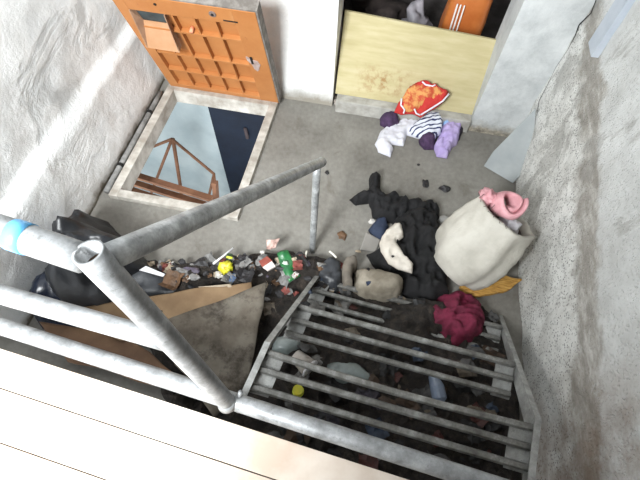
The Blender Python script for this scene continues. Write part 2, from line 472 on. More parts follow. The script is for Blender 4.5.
# ragged base of the left door jamb
for i in range(4):
    q = F(334 + i * 1.5, 98 + i * 3.5)
    o = mesh_obj('rubble', *crumple((q.x, q.y - .01, 0), (.018, .016, .014), i * 3.1), mk('rubble', (150, 140, 130), (190, 184, 176), 30))
    tag(o, 'small lump of broken plaster at the foot of the left door jamb', 'rubble', 'plaster lumps at the door jamb')

# the room below, seen through the hatch
M_LOW = mk('pale_blue_plaster', (176, 190, 194), (198, 209, 211), 3, bump=0.15)
LZ = -2.3
struct('wall_lower_back', *boxv(-3.2, 0.4, 2.75, 2.9, LZ, -0.07), M_LOW)
struct('wall_lower_left', *boxv(-3.3, -3.2, 0.2, 2.9, LZ, -0.07), M_LOW)
struct('floor_lower', *boxv(-3.3, 0.4, 0.2, 2.9, LZ - 0.1, LZ), mk('lower_floor', (96, 92, 86), (120, 114, 106), 4))
# ------- hatch frame
hf = empty('trim_2', (HX0, HY0, 0)); hf['kind'] = 'structure'
fz = 0.035
for b in (boxv(HX0, hx0, HY0, HY1, -0.075, fz), boxv(hx1, HX1, HY0, HY1, -0.075, fz), boxv(hx0, hx1, HY0, hy0, -0.075, fz), boxv(hx0, hx1, hy1, HY1, -0.075, fz)):
    mesh_obj('frame_rail', *b, M_FRAME, hf, bevel=0.004)

# ------- upper platform of boards
PZ = 0.84
pu = (F(425, 481, PZ) - F(0, 345, PZ)).normalized(); pv = Vector((pu.y, -pu.x, 0)) * -1       # along its edge / towards the stairs
pe = F(212, 416, PZ)                                      # a point of the platform edge
def PP(u, v, z): q = pe + pu * u + pv * v; return (q.x, q.y, z)
fp = empty('floor_platform', (pe.x, pe.y, PZ)); fp['kind'] = 'structure'
def pbox(u0, u1, v0, v1, z0, z1):
    v, f = boxv(u0, u1, v0, v1, z0, z1); return [PP(*p) for p in v], f
v_edges = [0.0, -0.104, -0.232, -0.36, -0.48, -0.60]
for a, b in zip(v_edges, v_edges[1:]):
    mesh_obj('plank', *pbox(-2.2, 0.98, b + 0.0015, a - 0.0015, PZ - 0.03, PZ + RND.uniform(-.001, .001)), M_BOARD, fp, bevel=0.0015)
mesh_obj('edge_beam', *pbox(-2.2, 0.98, -0.55, -0.012, PZ - 0.13, PZ - 0.032), mk('dark_steel_beam', (52, 46, 42), (70, 60, 54), 12), fp)

# ================================================================== THE RAILING
rail = empty('pipe_railing', F(228, 405, PZ)); tag(rail, 'grey steel pipe railing bent around the platform edge with sloping handrail', 'railing')
nb = F(229, 404, PZ + 0.025); nt = F(88, 252, H - 0.58)
nd = (nt - nb).normalized()
mesh_obj('newel_post', *tube(line(nb, nt, 14), 0.0245, 24, hollow=0.80, wob=0.015), M_PIPE, rail, smooth=True)
v, f = tube([nt - nd * 0.03, nt - nd * 0.04], 0.0195, 24); mesh_obj('pipe_end_rust', v, f, M_RUST, rail)
# top rail runs off to the left
tl = F(0, 230, nt.z - 0.018); tj = nt - nd * 0.03
tl2 = tj + (tl - tj) * 9
mesh_obj('top_rail', *tube(line(tj + (tl - tj).normalized() * 0.0245, tl2, 40), 0.0245, 24, wob=0.012), M_PIPE, rail, smooth=True)
# blue tape round the top rail
ta = tj + (F(28, 241, tj.z) - tj); tpv = []
td = (tl - tj).normalized(); s0 = (F(30, 241, tj.z - 0.012) - tj).dot(td)
mesh_obj('tape_band', *tube([tj + td * (s0 - 0.014), tj + td * (s0 + 0.014)], 0.0262, 24), mk('blue_tape', (96, 172, 222), None, rough=0.35, bump=0), rail, smooth=True)['label'] = 'light blue tape wound around the top rail'
# middle rail
def on_newel(px, py):
    best = None
    for i in range(400):
        p = nb + (nt - nb) * (i / 399); r = ray((px, py)); w = p - Vector((0, 0, H)); rv = Vector(r).normalized()
        d = (w - rv * w.dot(rv)).length
        if best is None or d < best[0]: best = (d, p)
    return best[1]
mj = on_newel(168, 347); ml = F(0, 294, mj.z)
mesh_obj('middle_rail', *tube(line(mj, mj + (ml - mj) * 6, 30), 0.0215, 20, wob=0.012), M_PIPE, rail, smooth=True)
bz = PZ + 0.03
b0 = F(0, 326, bz); b1 = F(490, 484, bz); bd = (b1 - b0)
mesh_obj('bottom_rail', *tube(line(b0 - bd * 1.2, b1 + bd * 0.06, 40), 0.0255, 20, wob=0.012), M_PIPE, rail, smooth=True)
# weld collar and a stub at the foot of the newel
mesh_obj('weld_collar', *tube([nb + nd * 0.012, nb + nd * 0.034], [0.031, 0.0255], 20), M_PIPE, rail, smooth=True)
sb = F(238, 398, PZ + 0.03); mesh_obj('weld_stub', *tube([sb, sb + Vector((0.012, 0.01, 0.05))], 0.007, 10), M_PIPE, rail, smooth=True)
# handrail down the stairs with its lower post
pb = Vector((-0.222, 1.17, 0.0)); pt = PX(317, 167, -0.222)
hd0 = nt - nd * 0.028; dirh = (pt + Vector((0, 0, 0.02)) - hd0).normalized()
L1 = (pt - hd0).length
mesh_obj('handrail', *tube(line(hd0 + dirh * 0.026, hd0 + dirh * (L1 + 0.075), 30), 0.0235, 22, wob=0.015), M_HAND, rail, smooth=True)
mesh_obj('lower_post', *tube(line(pb, pt, 10), 0.0185, 18), M_HAND, rail, smooth=True)

# ================================================================== THE STAIRS
# treads lie along su, the flight goes down along sv (slightly skewed, as welded)
ZB = [0.565, 0.314, 0.063]
L_front = [F(266, 352, ZB[0]), F(297, 306, ZB[1]), F(317, 279, ZB[2])]
R_front = [F(529, 424, ZB[0]), F(512, 366, ZB[1]), None]
su = (R_front[0] - L_front[0] + R_front[1] - L_front[1]).normalized()
wid = ((R_front[0] - L_front[0]).length + (R_front[1] - L_front[1]).length) / 2 + 0.012
back = [F(250, 388, ZB[0]) - L_front[0], F(286, 331, ZB[1]) - L_front[1]]
sbk = (back[0] + back[1]) / 2                                # from front bar to rear bar
stair = empty('metal_stairs', (0.27, 1.05, 0)); tag(stair, 'short steel stair of open three-bar treads below the platform', 'stairs')
for k in range(3):
    a = L_front[k]
    for j in range(3):
        p0 = a + sbk * (j / 2); p1 = p0 + su * wid
        pts = []
        for i in range(13):
            q = lerp(p0, p1, i / 12); sag = math.sin(math.pi * i / 12)
            q += Vector((0, 0, -0.006 * sag)) + (Vector((0, -0.010 * sag, 0)) if (k, j) == (0, 0) else Vector((0, 0, 0)))
            pts.append(q)
        V, Fc = [], []
        d = su; s = Vector((-su.y, su.x, 0)); w, h = 0.0125, 0.009
        ring = [(-w, -h), (w, -h), (w, h * 0.3), (w * 0.6, h), (-w * 0.6, h), (-w, h * 0.3)]
        for q in pts:
            for (x, z) in ring: V.append(q + s * x + Vector((0, 0, z)))
        for i in range(12):
            for e in range(6): Fc.append((i * 6 + e, i * 6 + (e + 1) % 6, i * 6 + 6 + (e + 1) % 6, i * 6 + 6 + e))
        Fc.append(tuple(range(6))); Fc.append(tuple(72 + e for e in range(5, -1, -1)))
        mesh_obj('tread_bar', V, Fc, M_BAR, stair)
    for side in (0, 1):                                     # the flat plates the bars are welded to
        o0 = a + su * (wid - 0.074 if side else -0.004)
        q = [o0 - sbk * 0.10, o0 + su * 0.078 - sbk * 0.10, o0 + su * 0.078 + sbk * 1.14, o0 + sbk * 1.14]
        V = [p + Vector((0, 0, -0.011)) for p in q] + [p + Vector((0, 0, -0.018)) for p in q]
        mesh_obj('bracket_plate', V, [(0, 1, 2, 3), (7, 6, 5, 4), (0, 4, 5, 1), (1, 5, 6, 2), (2, 6, 7, 3), (3, 7, 4, 0)], M_STAIR, stair)
for side in (0, 1):
    off = su * (wid + 0.012 if side else -0.014)
    floor_pt = L_front[2] - sbk * 0.7 + off; floor_pt.z = 0
    kink = L_front[0] - sbk * 0.22 + off; kink.z = ZB[0] + 0.028
    topp = L_front[0] + sbk * 1.7 + off; topp.z = ZB[0] + 0.03
    hgt = 0.085; th = 0.006
    prof = [floor_pt, kink, topp]
    low = [floor_pt + sbk * 0.55, kink + sbk * 0.35 + Vector((0, 0, -hgt)), topp + Vector((0, 0, -hgt))]
    V = [p + su * t for t in (-th / 2, th / 2) for p in prof + low]
    Fc = [(0, 1, 4, 3), (1, 2, 5, 4), (9, 10, 7, 6), (10, 11, 8, 7), (0, 6, 7, 1), (1, 7, 8, 2), (2, 8, 11, 5), (5, 11, 10, 4), (4, 10, 9, 3), (3, 9, 6, 0)]
    mesh_obj('stringer', V, Fc, M_STAIR, stair)
    # top flange of the angle iron
    inn = su * (-0.022 if side else 0.022)
    V = [p + t + Vector((0, 0, dz)) for dz in (0.0, 0.006) for t in (Vector((0, 0, 0)), inn) for p in prof]
    Fc = [(0, 1, 4, 3), (1, 2, 5, 4), (9, 10, 7, 6), (10, 11, 8, 7), (0, 6, 7, 1), (1, 7, 8, 2), (2, 8, 11, 5), (5, 11, 10, 4), (4, 10, 9, 3), (3, 9, 6, 0)]
    mesh_obj('stringer_flange', V, Fc, M_STAIR, stair)

# ================================================================== THE HATCH LID
lid = empty('hatch_lid', (HX0, HY1, fz)); tag(lid, 'orange steel hatch lid with ribbed underside standing open against the wall', 'hatch lid')
lb = Vector((HX0 + 0.02, HY1 + 0.02, fz + 0.004)); lu = Vector((0.80, 0, 0)); lv = Vector((0, -0.285, 0.845))
ln = lu.normalized().cross(lv.normalized()); ln = -ln if ln.y > 0 else ln          # faces the camera
def LP(u, v, d=0.0): return lb + lu * u + lv * v + ln * d
def lbox(u0, u1, v0, v1, d0, d1):
    v = [LP(u, w, d) for d in (d0, d1) for w in (v0, v1) for u in (u0, u1)]
    return v, boxv(0, 1, 0, 1, 0, 1)[1]
mesh_obj('panel', *lbox(0, 1, 0, 1, -0.006, 0.0), M_LID, lid)
M_EDGE = mk('scratched_lid_edge', (104, 98, 92), (140, 134, 128), 20)
mesh_obj('edge_strip', *lbox(0, 1, 1.0, 1.012, -0.035, 0.03), M_EDGE, lid)
mesh_obj('edge_strip', *lbox(1.0, 1.012, 0, 1.012, -0.035, 0.03), M_EDGE, lid)
for b in ((0, 0.085, 0, 1), (0.84, 1, 0, 1)): mesh_obj('frame_bar', *lbox(*b, 0.0, 0.034), M_LID, lid, bevel=0.003)
for b in ((0.085, 0.84, 0, 0.055), (0.085, 0.84, 0.875, 1)): mesh_obj('frame_bar', *lbox(*b, 0.0, 0.034), M_LID, lid, bevel=0.003)
us = [0.235, 0.385, 0.54, 0.69]; vs = [0.055, 0.245, 0.455, 0.715, 0.875]
for r in range(1, 4): mesh_obj('rib', *lbox(0.085, 0.84, vs[r] - 0.009, vs[r] + 0.009, 0.0, 0.030), M_LID, lid, bevel=0.002)
for c, u in enumerate(us):
    for r in range(4):
        if r == 3 and c == 0: continue
        mesh_obj('rib', *lbox(u - 0.006, u + 0.006, vs[r] + 0.01, vs[r + 1] - 0.01, 0.0, 0.030), M_LID, lid, bevel=0.002)
# handle pocket in the upper left cells
pk = mesh_obj('handle_pocket', *lbox(0.10, 0.32, 0.66, 0.875, 0.001, 0.006), mk('pocket_dark', (36, 44, 46), (70, 84, 88), 6, rough=0.4), lid)
hood = [LP(0.075, 0.585, 0.085), LP(0.345, 0.585, 0.085), LP(0.325, 0.755, 0.012), LP(0.115, 0.755, 0.012)]
M_HOOD = mk('faded_orange_plate', (172, 128, 92), (184, 142, 108), 8)
hv = hood + [p - ln * 0.004 for p in hood]; bxf = [(0, 1, 2, 3), (7, 6, 5, 4), (0, 4, 5, 1), (1, 5, 6, 2), (2, 6, 7, 3), (3, 7, 4, 0)]
mesh_obj('hood_plate', hv, bxf, M_HOOD, pk)
for u, uu in ((0.085, 0.115), (0.335, 0.322)):
    sd = [LP(u, 0.585, 0.085), LP(u, 0.875, 0.04), LP(u, 0.875, 0.005), LP(uu, 0.755, 0.008), LP(u, 0.585, 0.035)]
    sv2 = sd + [p + lu * 0.006 for p in sd]
    mesh_obj('hood_side', sv2, [(0, 1, 2, 3, 4), (9, 8, 7, 6, 5), (0, 5, 6, 1), (1, 6, 7, 2), (2, 7, 8, 3), (3, 8, 9, 4), (4, 9, 5, 0)], mk('brown_plate', (150, 116, 92), (176, 140, 112), 9), pk)
# latch plate, key slot, bolt ring
lp = []
for i in range(14):
    a = 2 * math.pi * i / 14; rr = 0.034 + 0.012 * math.sin(3 * a + 1)
    lp.append(LP(0.885, 0.50) + lu.normalized() * (math.cos(a) * rr * 0.9 + 0.018 * math.sin(a) * -1) + lv.normalized() * math.sin(a) * rr * 1.7)
V = [p + ln * 0.034 for p in lp] + [p + ln * 0.038 for p in lp]
lat = mesh_obj('latch_plate', V, [tuple(range(14))[::-1], tuple(range(14, 28))] + [(i, (i + 1) % 14, 14 + (i + 1) % 14, 14 + i) for i in range(14)], mk('bare_scraped_steel', (150, 128, 120), (184, 166, 160), 20), lid)
mesh_obj('keyhole', *lbox(0.866, 0.884, 0.50, 0.575, 0.037, 0.040), mk('black_gap', (18, 16, 15), None, bump=0), lat, bevel=0.002)
ctr = LP(0.70, 0.945, 0.034)
mesh_obj('bolt_ring', *tube([ctr, ctr + ln * 0.006], 0.019, 18), mk('dull_bolt', (112, 100, 96), (140, 124, 116), 20), lid, smooth=False)
mesh_obj('bolt', *tube([ctr + ln * 0.005, ctr + ln * 0.010], 0.008, 12), mk('black_gap', (18, 16, 15), None, bump=0), lid)
mesh_obj('bolt', *tube([LP(0.31, 0.955, 0.032), LP(0.31, 0.955, 0.038)], 0.008, 12), mk('black_gap', (18, 16, 15), None, bump=0), lid)
mesh_obj('slot', *lbox(0.76, 0.86, 0.895, 0.905, 0.033, 0.036), mk('black_gap', (18, 16, 15), None, bump=0), lid)
mesh_obj('knob', *tube([LP(0.475, 0.74, 0.0), LP(0.475, 0.74, 0.035)], 0.011, 14), mk('pink_knob', (226, 150, 116), None), lid, smooth=True)
for u in (0.12, 0.82):
    mesh_obj('hinge', *tube([LP(u, -0.008, 0.012), LP(u + 0.1, -0.008, 0.012)], 0.010, 12), M_FRAME, lid, smooth=True)
# rusty conduit between the hatch frame and the left wall
c0 = F(106, 190, 0.02); c1 = F(160, 97, 0.02)
con = empty('conduit_pipe', (c0.x, c0.y, 0)); tag(con, 'grey conduit lying between the hatch frame and the left wall', 'pipe')
cx = -1.545
mesh_obj('pipe', *tube(line((cx, 1.30, 0.022), (cx, 2.20, 0.022), 8), 0.018, 12), mk('grey_conduit', (108, 107, 105), (146, 145, 143), 14), con, smooth=True)
for y in (1.50, 1.98): mesh_obj('clip', *tube([(cx, y, 0.022), (cx, y + 0.02, 0.022)], 0.024, 12), mk('black_gap', (18, 16, 15), None, bump=0), con)

# ------- below the hatch: blue door, brown bars, brown railing
M_BRN = mk('brown_painted_rail', (122, 84, 62), (150, 108, 82), 10)
LY = 2.75
dA = PY(206, 100, LY - 0.05); dB = PY(222, 215, LY - 0.05)
dv = [PY(205, 92, LY - 0.04), PY(214, 230, LY - 0.04)]
xd = dv[0].x
bd_ = empty('door_1', (xd, LY - 0.05, LZ)); bd_['kind'] = 'structure'
mesh_obj('door_leaf', *boxv(xd, xd + 0.95, LY - 0.06, LY - 0.005, LZ, -0.30), mk('dark_blue_paint', (12, 22, 38), (18, 31, 50), 4, rough=0.6), bd_, bevel=0.004)
hnd = PY(245, 128, LY - 0.07)
mesh_obj('door_handle', *tube([hnd, hnd + Vector((0.02, -0.03, -0.10))], 0.016, 10), mk('dull_brass', (70, 60, 62), None), bd_, smooth=True)
# brown railing standing in the room below
ry = 2.45
ap = PY(172, 139, ry)
g = empty('lower_railing', (ap.x, ry, LZ)); tag(g, 'brown painted tubular railing down in the room below the hatch', 'railing')
def rbar(p, q, r=0.014): mesh_obj('rail_bar', *tube([p, q], r, 10), M_BRN, g, smooth=True)
rbar(PY(142, 151, ry), ap); rbar(ap, PY(214, 174, ry - 0.05)); rbar(ap, PY(155, 183, ry - 0.02)); rbar(ap + Vector((0.01, 0, 0)), PY(181, 190, ry - .02), 0.018); rbar(PY(214, 174, ry - 0.05), PY(208, 200, ry - 0.05))
rbar(PY(214, 174, ry - 0.05), PY(218, 205, ry - 0.05), 0.012); rbar(PY(181, 190, ry - .02), PY(183, 250, ry - .02), 0.018); rbar(PY(155, 183, ry - .02), PY(138, 230, ry - .02))
lad = empty('wooden_ladder', F(160, 195, -0.9)); tag(lad, 'brown wooden ladder steps just below the front edge of the hatch', 'ladder')
for i, (pa, pb2, z) in enumerate((((131, 174), (212, 199), -0.30), ((128, 181), (212, 207), -0.42), ((122, 187), (205, 214), -0.55))):
    mesh_obj('step', *bar(F(*pa, z), F(*pb2, z), 0.045, 0.03), M_BRN, lad, bevel=0.004)
for (pa, z0) in (((126, 183), -0.45), ((214, 208), -0.45)):
    q = F(*pa, z0); mesh_obj('side_rail', *bar(q + Vector((0, 0.12, 0.16)), q + Vector((0, -0.45, -1.2)), 0.03, 0.05, (0, 1, 0)), M_BRN, lad)

# ================================================================== DOORWAY
# plywood sheet standing on the sill, leaning back
y0, y1 = YB + 0.01, YB + 0.19
pbL, pbR = PY(333, 88, y0), PY(474, 112, y0)
zb = 0.108; ztl, ztr = PY(340, 10, y1).z, PY(500, 41, y1).z
xa, xb = DX0 + 0.015, DX1 + 0.02
V = [(xa, y0, zb), (xb, y0, zb), (xa, y1, ztl), (xb, y1, ztr)]
V = V + [(x, y + 0.014, z) for x, y, z in V]
o = mesh_obj('plywood_board', V, [(0, 1, 3, 2), (6, 7, 5, 4), (0, 4, 5, 1), (2, 3, 7, 6), (0, 2, 6, 4), (1, 5, 7, 3)], M_PLY)
tag(o, 'stained yellow plywood sheet leaning across the doorway on the sill', 'board')

# things on the storeroom floor
def jug():
    q = PY(460, 8, 2.95); q.z = 0.02
    e = empty('orange_bag', (0.60, 2.90, 0.02)); tag(e, 'orange plastic bag with white lettering stripes behind the plywood', 'bag')
    b = []
    cx, cy = 0.465, 2.90
    V, Fc = [], []; N = 28; rows = [(0.0, .15), (.04, .17), (.20, .18), (.40, .18), (.60, .17), (.72, .12), (.76, .03)]
    for z, r in rows:
        for k in range(N):
            a = 2 * math.pi * k / N; sq = 1 / max(abs(math.cos(a)), abs(math.sin(a))) ** 0.6
            rr = r * sq * (1 + 0.10 * noise.noise(Vector((math.cos(a) * 2, math.sin(a) * 2, z * 6))))
            V.append((cx + rr * math.cos(a) * 0.80, cy + rr * math.sin(a) * 0.6, 0.02 + z))
    for j in range(len(rows) - 1):
        for k in range(N): Fc.append((j * N + k, j * N + (k + 1) % N, (j + 1) * N + (k + 1) % N, (j + 1) * N + k))
    Fc += [tuple(range(N))[::-1], tuple((len(rows) - 1) * N + k for k in range(N))]
    mesh_obj('body', V, Fc, mk('orange_plastic', (176, 96, 44), (194, 116, 60), 6, rough=0.4, bump=0.4, bscale=12), e, smooth=True)
    for a0 in (-2.10, -1.98, -1.84):
        S_ = []
        for off in (1.005, 1.03):
            for z in (0.22, 0.34, 0.46, 0.58):
                for a in (a0, a0 + 0.05):
                    sq = 1 / max(abs(math.cos(a)), abs(math.sin(a))) ** 0.6
                    rr = 0.182 * off * sq * 1.08
                    S_.append((cx + rr * math.cos(a) * 0.80, cy + rr * math.sin(a) * 0.6, 0.02 + z))
        fs = []
        for k in range(3): fs += [(2 * k, 2 * k + 1, 2 * k + 3, 2 * k + 2), (8 + 2 * k + 2, 8 + 2 * k + 3, 8 + 2 * k + 1, 8 + 2 * k), (2 * k, 2 * k + 2, 10 + 2 * k, 8 + 2 * k), (2 * k + 1, 9 + 2 * k, 11 + 2 * k, 2 * k + 3)]
        fs += [(0, 8, 9, 1), (6, 7, 15, 14)]
        mesh_obj('white_stripe', S_, fs, mk('white_print', (232, 226, 220), None), e)
jug()
def bagthing(name, c, size, seed, mat, label, cat, flat=0.7, sub=3, group=None):
    o = mesh_obj(name, *crumple(c, size, seed, flat, sub), mat, smooth=True); return tag(o, label, cat, group)
M_BLACK = mk('black_polythene', (22, 24, 27), (40, 43, 48), 7, rough=0.38, bump=0.6, bscale=16, spec=0.5)
M_WHITEBAG = mk('white_polythene', (206, 206, 208), (226, 224, 226), 9, rough=0.5, bump=0.6, bscale=18)
bagthing('carrier_bag', (0.16, 3.07, 0.02), (.10, .09, .16), 2.2, mk('grubby_white_polythene', (150, 148, 154), (176, 170, 176), 9, rough=0.5, bump=0.6), 'crumpled white carrier bag on the storeroom floor left of the orange bag', 'bag')
bagthing('grey_bundle', (0.95, 2.95, 0.02), (.16, .2, .18), 6.1, mk('dark_grey_cloth', (58, 58, 60), (84, 84, 86), 8), 'dark grey bundle on the storeroom floor right of the orange bag', 'bundle')
bagthing('dark_bundle', (-0.1, 3.3, 0.02), (.22, .2, .12), 9.1, mk('brown_cloth', (60, 52, 50), (84, 74, 70), 8), 'dim brown bundle on the storeroom floor beyond the white carrier bag', 'bundle')

# ================================================================== CORNER SHEET AND STRIP
sA, sB, sC = F(484, 166, 0.006), F(513, 183, 0.006), PX(536, 108, XR - 0.02)
sn_ = (sB - sA).cross(sC - sA).normalized()
def on_sheet(px, py):
    r = Vector(ray((px, py))); o_ = Vector((0, 0, H)); return o_ + r * ((sA - o_).dot(sn_) / r.dot(sn_))
cv = [sA, sB, on_sheet(532, 163), sC, on_sheet(493, 152)]
nrm = sn_ * (0.006 if sn_.z > 0 else -0.006)
V = cv + [p + nrm for p in cv]
o = mesh_obj('grey_sheet', V, [(0, 1, 2, 3, 4), (9, 8, 7, 6, 5), (0, 5, 6, 1), (1, 6, 7, 2), (2, 7, 8, 3), (3, 8, 9, 4), (4, 9, 5, 0)], mk('smooth_grey_sheet', (122, 128, 129), (142, 147, 147), 3, rough=0.5, bump=0.1))
tag(o, 'smooth bluish grey sheet leaning in the corner beyond the white sack', 'sheet')
q0 = PX(592, 50, XR - 0.02); q1 = PX(622, 0, XR - 0.02)
o = mesh_obj('wall_strip', *boxv(XR - 0.032, XR + 0.01, q0.y - 0.055, q0.y + 0.055, q0.z, 2.4), mk('pale_blue_strip', (172, 180, 190), (190, 196, 204), 5, rough=0.5, bump=0.1), bevel=0.003)
tag(o, 'pale blue grey board fixed upright on the right wall near the corner', 'board')
# crack running down the corner of the pier
ck = [(596, 0), (591, 13), (579, 25), (575, 36), (567, 51), (556, 67), (548, 84), (539, 101), (537, 113)]
mesh_obj('crack', *tube([PX(px, py, XR - 0.008) for px, py in ck], [0.002, 0.0025, 0.0035, 0.002, 0.0008, 0.0008, 0.0008, 0.0018, 0.001], 6), mk('black_gap', (18, 16, 15)), bpy.data.objects['wall_right'])

# ================================================================== CLOTHES BY THE DOORWAY
def Z(o, s, pts): return [(o[0] + x / s, o[1] + y / s) for x, y in pts]
ZC = lambda pts: Z((360, 75), 5.333, pts)
G1 = 'clothes heaped by the doorway'
M_WCL = mk('white_cotton', (214, 214, 224), (230, 230, 236), 12, bump=0.3)
M_LAV = mk('lavender_cotton', (168, 150, 200), (190, 174, 216), 10, bump=0.3)
M_PUR = mk('dark_purple_knit', (56, 38, 66), (78, 54, 88), 30, bump=0.5, bscale=90)
M_RED = mk('red_jersey', (180, 42, 40), (196, 58, 50), 8, bump=0.3)
M_ORP = mk('orange_print', (206, 146, 84), (184, 76, 46), 24, bump=0.3, lo=0.44, hi=0.58)
M_LBL = mk('light_blue_cotton', (140, 172, 214), (166, 192, 226), 12, bump=0.3)
M_STR = m_stripe('navy_striped_cotton', (218, 222, 232), (46, 52, 92), 11.0, (0, 0, 1.15))
cloth('dark_cloth', ZC([(470, 200), (545, 205), (562, 262), (535, 335), (500, 330), (470, 260)]), mk('dark_navy_cloth', (34, 30, 44), (52, 46, 62), 10), 'dark navy cloth at the bottom of the clothes heap beside the pier', 'cloth', G1, zmap=0.03, h=0.04, seed=1, step=0.015)
cloth('lavender_shirt', ZC([(440, 235), (500, 225), (535, 235), (540, 300), (522, 362), (490, 380), (468, 432), (412, 420), (395, 372), (425, 320)]), M_LAV, 'lavender top crumpled at the right end of the clothes heap', 'shirt', G1, zmap=0.03, h=0.055, seed=2, step=0.013, folds=0.012, ffreq=60, fdir=1.2)
cloth('white_shirt', ZC([(320, 225), (240, 222), (150, 262), (112, 290), (82, 360), (98, 402), (165, 430), (182, 388), (160, 362), (235, 372), (252, 312), (322, 332), (340, 290)]), M_WCL, 'white cotton garment spread at the left front of the clothes heap', 'shirt', G1, zmap=0.02, h=0.035, seed=3, step=0.013, folds=0.009, ffreq=55, fdir=1.0)
cloth('striped_shirt', ZC([(300, 240), (335, 205), (395, 165), (437, 145), (448, 230), (442, 292), (402, 332), (340, 322), (285, 302), (265, 278)]), M_STR, 'white shirt with navy stripes in the middle of the clothes heap', 'shirt', G1, zmap=0.06, zb=0.02, h=0.06, seed=4, step=0.013, folds=0.009, ffreq=50, fdir=0.6)
cloth('blue_shirt', ZC([(432, 150), (470, 165), (500, 195), (505, 240), (455, 275), (440, 240)]), M_LBL, 'light blue garment between the striped and lavender shirts', 'shirt', G1, zmap=0.07, zb=0.03, h=0.05, seed=5, step=0.013, folds=0.01, ffreq=60)
PLV = (2.24, 0.10, 1.1)
PLW = (2.24, 0.125, 1.1)
v, f = heap_mesh(ZC([(202, 150), (240, 120), (262, 65), (335, 35), (400, 58), (475, 100), (440, 150), (395, 182), (325, 224), (262, 208), (218, 216), (182, 198)]), plane=PLV, h=0.03, seed=6, step=0.011, folds=0.012, ffreq=60, fdir=0.5)
vest = mesh_obj('red_vest', v, f, M_RED, smooth=True); tag(vest, 'red vest with orange print and white trim on top of the clothes heap', 'vest', G1)
mesh_obj('printed_front', *heap_mesh(ZC([(228, 120), (255, 75), (300, 55), (330, 52), (420, 68), (462, 100), (415, 125), (345, 150), (300, 190), (250, 200), (225, 180)]), plane=PLW, h=0.012, seed=6, step=0.011, folds=0.010, ffreq=60, fdir=0.5), M_ORP, vest, smooth=True)
for pl in ([(332, 36), (350, 52), (385, 60), (402, 52)], [(475, 100), (440, 140), (390, 172), (325, 212)], [(222, 125), (218, 160), (238, 185), (232, 205)], [(290, 180), (300, 205), (322, 214)]):
    mesh_obj('white_trim', *tube([on_slope(p[0], p[1], (2.24, 0.145, 1.1)) for p in ZC(pl)], 0.0055, 8), M_WCL, vest, smooth=True)
for i, (pl, lb_) in enumerate((([(108, 205), (150, 178), (208, 208), (214, 252), (160, 272), (115, 242)], 'dark purple balled sock at the left end of the clothes heap'), ([(322, 322), (370, 303), (412, 330), (402, 372), (350, 372), (324, 347)], 'dark purple balled sock at the front of the clothes heap below the striped shirt'))):
    cloth('balled_sock', ZC(pl), M_PUR, lb_, 'sock', 'balled purple socks', zmap=0.05, h=0.085, seed=20 + i, step=0.012, folds=0.007, ffreq=70, edge=0.9)

# ================================================================== BLACK CLOTHES, SACK
ZK = lambda pts: Z((340, 165), 3.836, pts)
M_BCL = mk('black_cloth', (13, 13, 15), (26, 25, 27), 14, bump=0.6, bscale=50)
M_BCL2 = mk('black_heavy_cloth', (11, 11, 12), (22, 21, 23), 14, bump=0.6, bscale=50)
cloth('black_trousers', ZK([(215, 185), (300, 165), (375, 180), (382, 240), (397, 305), (415, 400), (425, 490), (340, 520), (250, 490), (240, 432), (190, 420), (132, 372), (104, 330), (142, 318), (170, 280), (200, 230)]), M_BCL2, 'black heavy trousers heaped beside the white sack', 'trousers', 'black garments on the floor', zmap=0.06, h=0.10, seed=11, step=0.015, folds=0.03, ffreq=34, fdir=1.5, jit=0.012)
cloth('black_jacket', ZK([(112, 95), (118, 28), (160, 32), (156, 88), (172, 112), (215, 98), (232, 122), (252, 112), (270, 135), (300, 118), (322, 140), (350, 124), (386, 152), (386, 205), (330, 212), (260, 200), (215, 215), (160, 205), (128, 190), (114, 132), (62, 142), (40, 122), (88, 100)]), M_BCL, 'black ruffled jacket with one sleeve stretched out on the concrete', 'jacket', 'black garments on the floor', zmap=0.04, h=0.055, seed=12, step=0.012, folds=0.022, ffreq=48, fdir=1.4, jit=0.01)
cloth('navy_cloth', ZK([(108, 245), (140, 205), (178, 200), (190, 235), (165, 285), (140, 285)]), mk('navy_cloth', (36, 46, 66), (52, 62, 84), 12), 'small navy cloth under the left side of the black jacket', 'cloth', zmap=0.02, h=0.035, seed=13, step=0.015)
cloth('white_cloth', ZK([(215, 212), (240, 220), (247, 265), (220, 290), (258, 345), (285, 372), (281, 406), (230, 392), (188, 368), (160, 322), (154, 290), (178, 242)]), mk('off_white_cloth', (196, 188, 176), (216, 209, 198), 9, bump=0.35), 'off-white cloth lying on the black trousers', 'cloth', zmap=0.15, zb=0.115, h=0.025, seed=14, step=0.012, folds=0.012, ffreq=36, fdir=0.9)
mesh_obj('grey_cup', *heap_mesh(ZK([(372, 195), (400, 185), (425, 200), (422, 222), (390, 228), (372, 215)]), zmap=0.03, h=0.05, seed=15, step=0.012, folds=0.002, edge=0.9, jit=0.002), m_clear('cloudy_plastic', (170, 168, 164), 0.85), smooth=True)
tag(bpy.data.objects['grey_cup'], 'cloudy grey plastic cup lying between the black jacket and the sack', 'cup')

